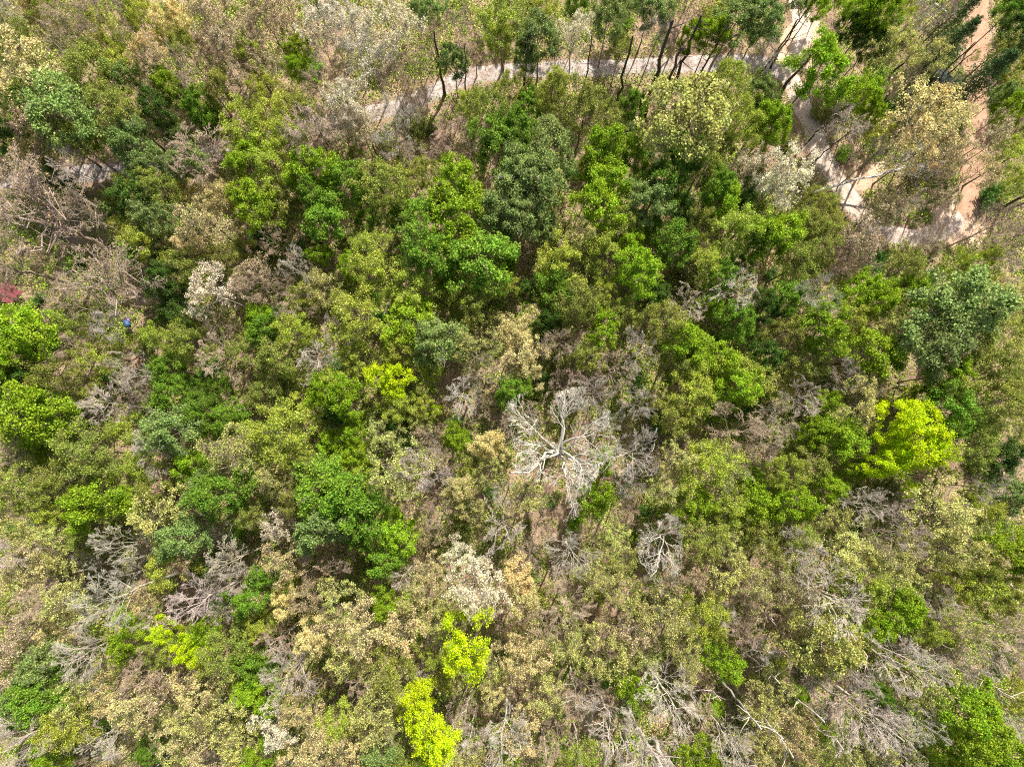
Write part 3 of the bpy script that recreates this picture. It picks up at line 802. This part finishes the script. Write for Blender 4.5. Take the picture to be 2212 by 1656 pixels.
LC = {'d': ((0.12, 0.085, 0.06), 'dark brown'), 'g': ((0.40, 0.33, 0.26), 'grey brown'), 'p': ((0.68, 0.62, 0.55), 'pale bleached')}
rngl = np.random.default_rng(5)
for i, (u0, v0, u1, v1, r, c) in enumerate(LOGS):
    a = ground_at(u0, v0); b = ground_at(u1, v1)
    L = float(np.linalg.norm(b - a))
    o = bpy.data.objects.new('fallen_log', make_mesh('fallen_log', *log_mesh(L, r, rngl), M_BARK, True))
    ROOT_COL.objects.link(o)
    za, zb = float(gz(*a)) + r * 0.9 + 0.35, float(gz(*b)) + r * 0.6 + 0.35
    o.location = (a[0], a[1], za)
    o.rotation_euler = (0, -math.atan2(zb - za, L), math.atan2(b[1] - a[1], b[0] - a[0]))
    o.color = (*LC[c][0], 1)
    o['category'] = 'log'; o['group'] = 'fallen logs on the wood floor'
    ITEMS.append(dict(o=o, u=(u0 + u1) / 2, v=(v0 + v1) / 2, head=f'{"thick" if r > .17 else "thin"} {LC[c][1]} fallen log'))

SNAGS = [(1585, 1480, 17, .15), (1620, 1520, 15, .14), (1690, 1500, 16, .15), (1290, 1500, 14, .13), (1350, 1590, 14, .16), (1460, 1600, 14, .14), (1530, 1520, 13, .12), (1750, 1560, 15, .14), (1230, 1440, 12, .12), (1130, 1530, 13, .13), (1810, 1480, 15, .15), (1880, 1590, 14, .14), (1600, 1300, 12, .12), (1680, 1240, 13, .14), (2020, 1420, 14, .14), (1400, 1290, 10, .12),
 (1363, 1542, 15, .24), (1411, 1587, 12, .30), (1172, 1574, 12, .16), (1549, 1459, 16, .16), (1559, 1562, 14, .17), (1654, 1450, 16, .18), (1500, 1440, 12, .12), (1210, 1330, 9, .12),
         (1336, 1335, 7, .2), (1720, 1345, 9, .18), (1240, 1560, 10, .12), (1480, 1560, 12, .12), (1600, 1400, 12, .14), (560, 1000, 8, .12), (1905, 255, 12, .14), (1925, 160, 13, .13),
         (1620, 195, 16, .15), (1660, 150, 13, .13), (1450, 195, 17, .22), (1388, 255, 20, .30), (1410, 270, 19, .26), (1330, 230, 17, .2), (1260, 200, 13, .12), (1010, 230, 14, .12), (1130, 210, 15, .14),
         (960, 205, 14, .2), (1498, 185, 14, .15), (1540, 175, 12, .12), (1692, 190, 13, .2), (1720, 330, 14, .14), (1745, 360, 11, .1), (830, 420, 10, .22), (815, 470, 11, .2), (690, 1000, 9, .22), (640, 1350, 9, .14),
         (1060, 1600, 9, .12), (980, 1560, 12, .18), (1020, 1480, 9, .1), (2160, 450, 11, .2), (2172, 455, 9, .14), (2010, 180, 9, .12), (2022, 182, 8, .1)]
for u, v, Hs, r in SNAGS:
    rng = rngl
    p = ground_at(u, v)
    k = 10; t = np.linspace(0, 1, k)
    P = np.zeros((1, k, 3)); P[0, :, 2] = t * Hs - 0.3 * (1 - t)
    P[0, :, :2] = rng.normal(size=(k, 2)) * 0.007 * Hs + (t ** 1.4)[:, None] * rng.normal(size=2) * 0.03 * Hs
    V, F = tubes(P, (r * (1 - 0.5 * t) * (1 + .4 * np.exp(-t * 12)))[None], 8)
    nb = int(rng.integers(5, 10)); Q = []
    for j in range(nb):
        h = rng.uniform(0.45, 0.98); o3 = np.array([np.interp(h, t, P[0, :, q]) for q in range(3)])
        az = rng.uniform(0, 6.28); l = rng.uniform(0.5, 2.2)
        s = np.linspace(0, 1, 4)[:, None]
        Q.append(o3 + np.array([math.cos(az), math.sin(az), rng.uniform(0.2, 0.9)]) * l * s + rng.normal(size=(4, 3)) * 0.05 * l * s)
    bms = [('branch', tubes(np.array([q]), np.array([[r * .35, r * .28, r * .2, r * .1]]), 5)) for q in Q]
    root = bpy.data.objects.new('snag', None); ROOT_COL.objects.link(root)
    root.location = (p[0], p[1], float(gz(*p)))
    pale = v > 900
    col = jitter((0.62, 0.54, 0.46) if pale else (0.10, 0.08, 0.06), 0.15)
    nV = len(V); V = np.vstack([V, P[0, -1] + np.array([0, 0, 0.15])])
    F = np.vstack([F, np.array([[nV, (k - 1) * 8 + i, (k - 1) * 8 + i + 1, (k - 1) * 8 + (i + 2) % 8] for i in range(0, 8, 2)])])
    for nm, mesh in [('trunk', (V, F))] + bms:
        o = bpy.data.objects.new(nm, make_mesh('snag_' + nm, *mesh, M_BARK, True)); ROOT_COL.objects.link(o); o.parent = root; o.color = (*col, 1)
    root['category'] = 'snag'; root['group'] = 'bare trunks with few branches'
    tu, tv = proj(p[0], p[1], Hs * 0.5)
    ITEMS.append(dict(o=root, u=tu, v=tv, head=f'{"thick" if r > .17 else "thin"} {"pale" if pale else "dark"} bare trunk'))

# the fallen dead tree lying across the dirt track
pf = ground_at(1745, 424); qf = ground_at(1990, 370)
H0 = PROTOS['fan'][1][0]
Lf = float(np.linalg.norm(qf - pf)) * 1.05
ft = place(PROTOS['fan'][1], 'fallen_tree', (pf[0], pf[1], 1.1), 0, 0.85, Lf / H0, (1, 1, 1), (0.66, 0.62, 0.57))
az = math.atan2(qf[1] - pf[1], qf[0] - pf[0])
ft.rotation_euler = (0, math.radians(74), az)
ft['category'] = 'dead tree'; ft['label'] = 'whitish dead tree toppled across the dirt track, branches spread to the right'

# ------------------------------------------------------------------ small man-made things
def plain(name, col, rough=0.8):
    m, nt, N, L = new_mat(name)
    out = N.new('ShaderNodeOutputMaterial'); b = N.new('ShaderNodeBsdfPrincipled'); b.inputs['Roughness'].default_value = rough
    tc = N.new('ShaderNodeTexCoord'); n = N.new('ShaderNodeTexNoise'); n.inputs['Scale'].default_value = 3; n.inputs['Detail'].default_value = 5
    L.new(tc.outputs['Object'], n.inputs['Vector'])
    r = ramp(N, [(0.35, tuple(x * 0.6 for x in col)), (0.65, tuple(min(1, x * 1.25) for x in col))])
    L.new(n.outputs['Fac'], r.inputs['Fac']); L.new(r.outputs[0], b.inputs['Base Color']); L.new(b.outputs[0], out.inputs['Surface'])
    return m

def box(cx, cy, cz, sx, sy, sz):
    v = np.array([[x, y, z] for x in (-.5, .5) for y in (-.5, .5) for z in (-.5, .5)]) * np.array([sx, sy, sz]) + np.array([cx, cy, cz])
    f = np.array([[0, 1, 3, 2], [4, 6, 7, 5], [0, 4, 5, 1], [2, 3, 7, 6], [0, 2, 6, 4], [1, 5, 7, 3]])
    return v, f

def cloth(w, h, n, rng, amp, thick=0.03):
    x = np.linspace(-.5, .5, n); X, Y = np.meshgrid(x, x, indexing='ij')
    Z = sum(rng.uniform(0.3, 1) * np.sin(X * rng.uniform(4, 16) + Y * rng.uniform(-14, 14) + rng.uniform(0, 6)) for _ in range(7)) * amp / 4 + amp
    edge = 1 + 0.10 * np.sin(9 * np.arctan2(Y, X) + 1)
    top = np.stack([X * w * edge, Y * h * edge, Z + 0.1], -1).reshape(-1, 3)
    bot = top - np.array([0, 0, thick])
    i, j = np.meshgrid(np.arange(n - 1), np.arange(n - 1), indexing='ij'); b = (i * n + j).ravel()
    F = np.stack([b, b + n, b + n + 1, b + 1], -1); F2 = F[:, ::-1] + n * n
    return np.vstack([top, bot]), np.vstack([F, F2])

def single(name, mesh, mat, u, v, z, rz, label, cat, smooth=False):
    p = ground_at(u, v)
    o = bpy.data.objects.new(name, make_mesh(name, *mesh, mat, smooth)); ROOT_COL.objects.link(o)
    o.location = (p[0], p[1], float(gz(*p)) + z); o.rotation_euler.z = rz
    o['label'] = label; o['category'] = cat
    return o
rt = np.random.default_rng(3)
single('tarp', cloth(3.0, 2.4, 26, rt, 0.3), plain('red_cloth', (0.20, 0.05, 0.05)), 30, 636, 0.9, 0.3, 'crumpled red tarp lying under bare branches at the left edge', 'tarp', True)
# blue bundle: a slumped sack with a purple wrap
root = bpy.data.objects.new('bundle', None); ROOT_COL.objects.link(root); p = ground_at(289, 704); root.location = (p[0], p[1], float(gz(*p)) + 1.2)
def blob(rx, ry, rz, c, seed):
    r = np.random.default_rng(seed); n, m = 18, 12
    a = np.linspace(0, 2 * np.pi, n, endpoint=False); b = np.linspace(0.02, np.pi - 0.02, m)
    A, B = np.meshgrid(a, b, indexing='ij')
    k = 1 + 0.12 * np.sin(3 * A + 4 * B) + 0.08 * np.sin(7 * A - 3 * B)
    V = np.stack([np.cos(A) * np.sin(B) * rx * k, np.sin(A) * np.sin(B) * ry * k, np.cos(B) * rz], -1).reshape(-1, 3) + np.array(c)
    i, j = np.meshgrid(np.arange(n), np.arange(m - 1), indexing='ij'); i2 = (i + 1) % n
    return V, np.stack([i * m + j, i * m + j + 1, i2 * m + j + 1, i2 * m + j], -1).reshape(-1, 4)
for nm, mesh, mt in (('sack', blob(0.55, 0.42, 0.45, (0, 0, 0.4), 1), plain('blue_plastic', (0.04, 0.14, 0.30), 0.5)), ('wrap', blob(0.34, 0.22, 0.2, (-0.4, 0.42, 0.45), 2), plain('purple_plastic', (0.32, 0.14, 0.45), 0.5))):
    o = bpy.data.objects.new(nm, make_mesh(nm, *mesh, mt, True)); ROOT_COL.objects.link(o); o.parent = root
root['label'] = 'small blue bundle with a purple wrap among the undergrowth at left'; root['category'] = 'bundle'
# brown wooden deck
M_DECK = plain('deck_wood', (0.30, 0.14, 0.09)); M_WHITE = plain('white_paint', (0.72, 0.72, 0.70), 0.6); M_DARK = plain('dark_panel', (0.035, 0.037, 0.042))
root = bpy.data.objects.new('deck', None); ROOT_COL.objects.link(root); p = ground_at(62, 845); root.location = (p[0], p[1], float(gz(*p)))
root['label'] = 'rusty brown wooden deck with a pale rail in deep shade at left'; root['category'] = 'deck'
planks = merge([box(0, -1.1 + i * 0.22, 0.95, 1.9, 0.2, 0.05) for i in range(11)])
rail = merge([box(0, -1.2, 1.85, 2.0, 0.08, 0.08), box(0, -1.2, 1.45, 2.0, 0.05, 0.05)] + [box(-0.95 + i * 0.38, -1.2, 1.40, 0.06, 0.06, 0.86) for i in range(6)])
legs = merge([box(x, y, 0.36, 0.12, 0.12, 1.12) for x in (-.85, .85) for y in (-1.0, 1.0)])
for nm, mesh, mt in (('decking', planks, M_DECK), ('railing', rail, M_WHITE), ('post_frame', legs, M_DECK)):
    o = bpy.data.objects.new(nm, make_mesh(nm, *mesh, mt)); ROOT_COL.objects.link(o); o.parent = root
# white frame near the top right
def bars(pairs, r):
    return merge([tubes(np.array([[a, b]], dtype=float), np.array([[r, r]]), 6) for a, b in pairs])
root = bpy.data.objects.new('swing_frame', None); ROOT_COL.objects.link(root); p = ground_at(2000, 50); root.location = (p[0], p[1], float(gz(*p))); root.rotation_euler.z = 0.25
root['label'] = 'white metal frame with splayed legs beside the conifers at upper right'; root['category'] = 'metal frame'
a, b = (-0.9, 0.9, 2.4), (1.0, 0.9, 2.4)
fr = bars([(a, b)], 0.07)
o = bpy.data.objects.new('crossbar', make_mesh('crossbar', *fr, M_WHITE)); ROOT_COL.objects.link(o); o.parent = root
for top in (a, b):
    for dy in (-1.7, 0.8):
        m = bars([(top, (top[0] + (0.25 if top is b else -0.25), top[1] + dy, 0.0))], 0.06)
        o = bpy.data.objects.new('leg', make_mesh('leg', *m, M_WHITE)); ROOT_COL.objects.link(o); o.parent = root
m = bars([((-1.05, 0.1, 1.2), (1.1, 0.1, 1.2)), ((-1.1, -0.4, 0.6), (1.2, -0.4, 0.6))], 0.045)
o = bpy.data.objects.new('brace', make_mesh('brace', *m, M_WHITE)); ROOT_COL.objects.link(o); o.parent = root
# open stand: dark flat top and dark back panel on white posts
root = bpy.data.objects.new('stand', None); ROOT_COL.objects.link(root); p = ground_at(2000, 182); root.location = (p[0], p[1], float(gz(*p)))
root['label'] = 'small open stand with dark flat top and white posts under tan trees'; root['category'] = 'stand'
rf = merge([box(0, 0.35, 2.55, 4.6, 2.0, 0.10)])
o = bpy.data.objects.new('roof', make_mesh('roof', *rf, M_DARK)); ROOT_COL.objects.link(o); o.parent = root
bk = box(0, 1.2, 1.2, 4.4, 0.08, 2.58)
o = bpy.data.objects.new('back_wall', make_mesh('back_wall', *bk, M_DARK)); ROOT_COL.objects.link(o); o.parent = root
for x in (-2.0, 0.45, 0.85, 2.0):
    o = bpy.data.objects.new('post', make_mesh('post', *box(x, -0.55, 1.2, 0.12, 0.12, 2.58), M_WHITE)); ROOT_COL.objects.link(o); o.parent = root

# ------------------------------------------------------------------ undergrowth: countless small leaves and twigs near the ground
def sample_floor(n, rng, clump=True):
    u = rng.uniform(-120, 2332, n); v = rng.uniform(-120, 1776, n)
    D = np.stack([(u - CX) / FPX, -(v - CY) / FPX, -np.ones(n)], 1) @ ROT.T
    t = -CAM_H / D[:, 2]
    return D[:, :2] * t[:, None]

def smooth_noise(X, Y, s, ph):
    return (np.sin(X * s + ph + 1.7 * np.sin(Y * s * 0.7 + ph)) + np.sin(Y * s * 1.3 - ph + 1.3 * np.sin(X * s * 0.9)) + 0.7 * np.sin((X + Y) * s * 2.1 + ph)) / 2.7

def undergrowth():
    rng = np.random.default_rng(77)
    c = sample_floor(52000, rng)
    f = smooth_noise(c[:, 0], c[:, 1], 0.35, 1.0) * 0.6 + smooth_noise(c[:, 0], c[:, 1], 0.09, 2.0) * 0.5
    keep = (f + rng.normal(size=len(c)) * 0.35 > -0.25) & (road_dist_many(c) > 0.15)
    c = c[keep]
    hgt = rng.uniform(0.15, 1.35, len(c)) ** 1.4
    per = 26
    C = np.repeat(c, per, 0)
    r = np.repeat(rng.uniform(0.25, 0.75, len(c)), per)
    h = np.repeat(hgt, per)
    off = rng.normal(size=(len(C), 2)) * r[:, None]
    z = gz(C[:, 0] + off[:, 0], C[:, 1] + off[:, 1]) + h * np.exp(-(off ** 2).sum(1) / (2 * r ** 2)) * rng.uniform(0.2, 1, len(C)) + 0.03
    P = np.concatenate([C + off, z[:, None]], 1)
    V, F = leaves(P, 0.115, rng, 1.0)
    o = bpy.data.objects.new('undergrowth', make_mesh('undergrowth', V, F, M_COVER)); ROOT_COL.objects.link(o)
    o['kind'] = 'stuff'; o['category'] = 'undergrowth'; o['label'] = 'low leafy undergrowth covering the wood floor'
undergrowth()

def brushwood():
    rng = np.random.default_rng(78)
    n = 16000
    c = sample_floor(n, rng)
    c = c[road_dist_many(c) > 0.3][:11000]
    n = len(c)
    k = 4
    L = rng.uniform(0.5, 2.6, n)
    az = rng.uniform(0, 6.28, n); el = np.radians(rng.uniform(5, 75, n))
    d = np.stack([np.cos(az) * np.cos(el), np.sin(az) * np.cos(el), np.sin(el)], 1)
    o = np.concatenate([c, (gz(c[:, 0], c[:, 1]) + 0.02)[:, None]], 1)
    s = np.linspace(0, 1, k)
    Q = o[:, None] + d[:, None] * (L[:, None] * s)[..., None] + rng.normal(size=(n, k, 3)) * 0.06 * L[:, None, None] * s[None, :, None]
    R = (rng.uniform(0.012, 0.03, n))[:, None] * (1 - 0.6 * s)[None]
    V, F = tubes(Q, R, 3)
    ob = bpy.data.objects.new('brushwood', make_mesh('brushwood', V, F, bark_material('stick_bark', False, (0.46, 0.37, 0.28)))); ROOT_COL.objects.link(ob)
    ob['kind'] = 'stuff'; ob['category'] = 'brushwood'; ob['label'] = 'thin sticks and bare stems littering the wood floor'
brushwood()

# ------------------------------------------------------------------ descriptions that single each thing out
by = {}
for it in ITEMS:
    it['base'] = it['head'] + ' ' + phrase(it['u'], it['v'])
    by.setdefault(it['base'], []).append(it)
def numw(n):
    return NUMW[n] if n < len(NUMW) else str(n)
for base, L in by.items():
    if len(L) == 1:
        L[0]['o']['label'] = base; continue
    us = [i['u'] for i in L]; vs = [i['v'] for i in L]
    horiz = (max(us) - min(us)) >= (max(vs) - min(vs))
    L.sort(key=lambda i: i['u'] if horiz else i['v'])
    n = len(L)
    for j, it in enumerate(L):
        if n == 2: tail = (('left one' if j == 0 else 'right one') if horiz else ('upper one' if j == 0 else 'lower one')) + ' of two'
        elif j == 0: tail = ('leftmost' if horiz else 'topmost') + ' of ' + numw(n)
        elif j == n - 1: tail = ('rightmost' if horiz else 'lowest') + ' of ' + numw(n)
        else: tail = ORD[j] + (' from left' if horiz else ' from top')
        it['o']['label'] = tail + ', ' + base if False else base + ', ' + tail
for it in ITEMS:
    w = it['o']['label'].replace('-', ' ').split()
    if len(w) > 16:
        for a in ('mid-sized ', 'yellowish ', 'bright ', 'small ', 'large '):
            if len(it['o']['label'].replace('-', ' ').split()) > 16:
                it['o']['label'] = it['o']['label'].replace(a, '', 1)
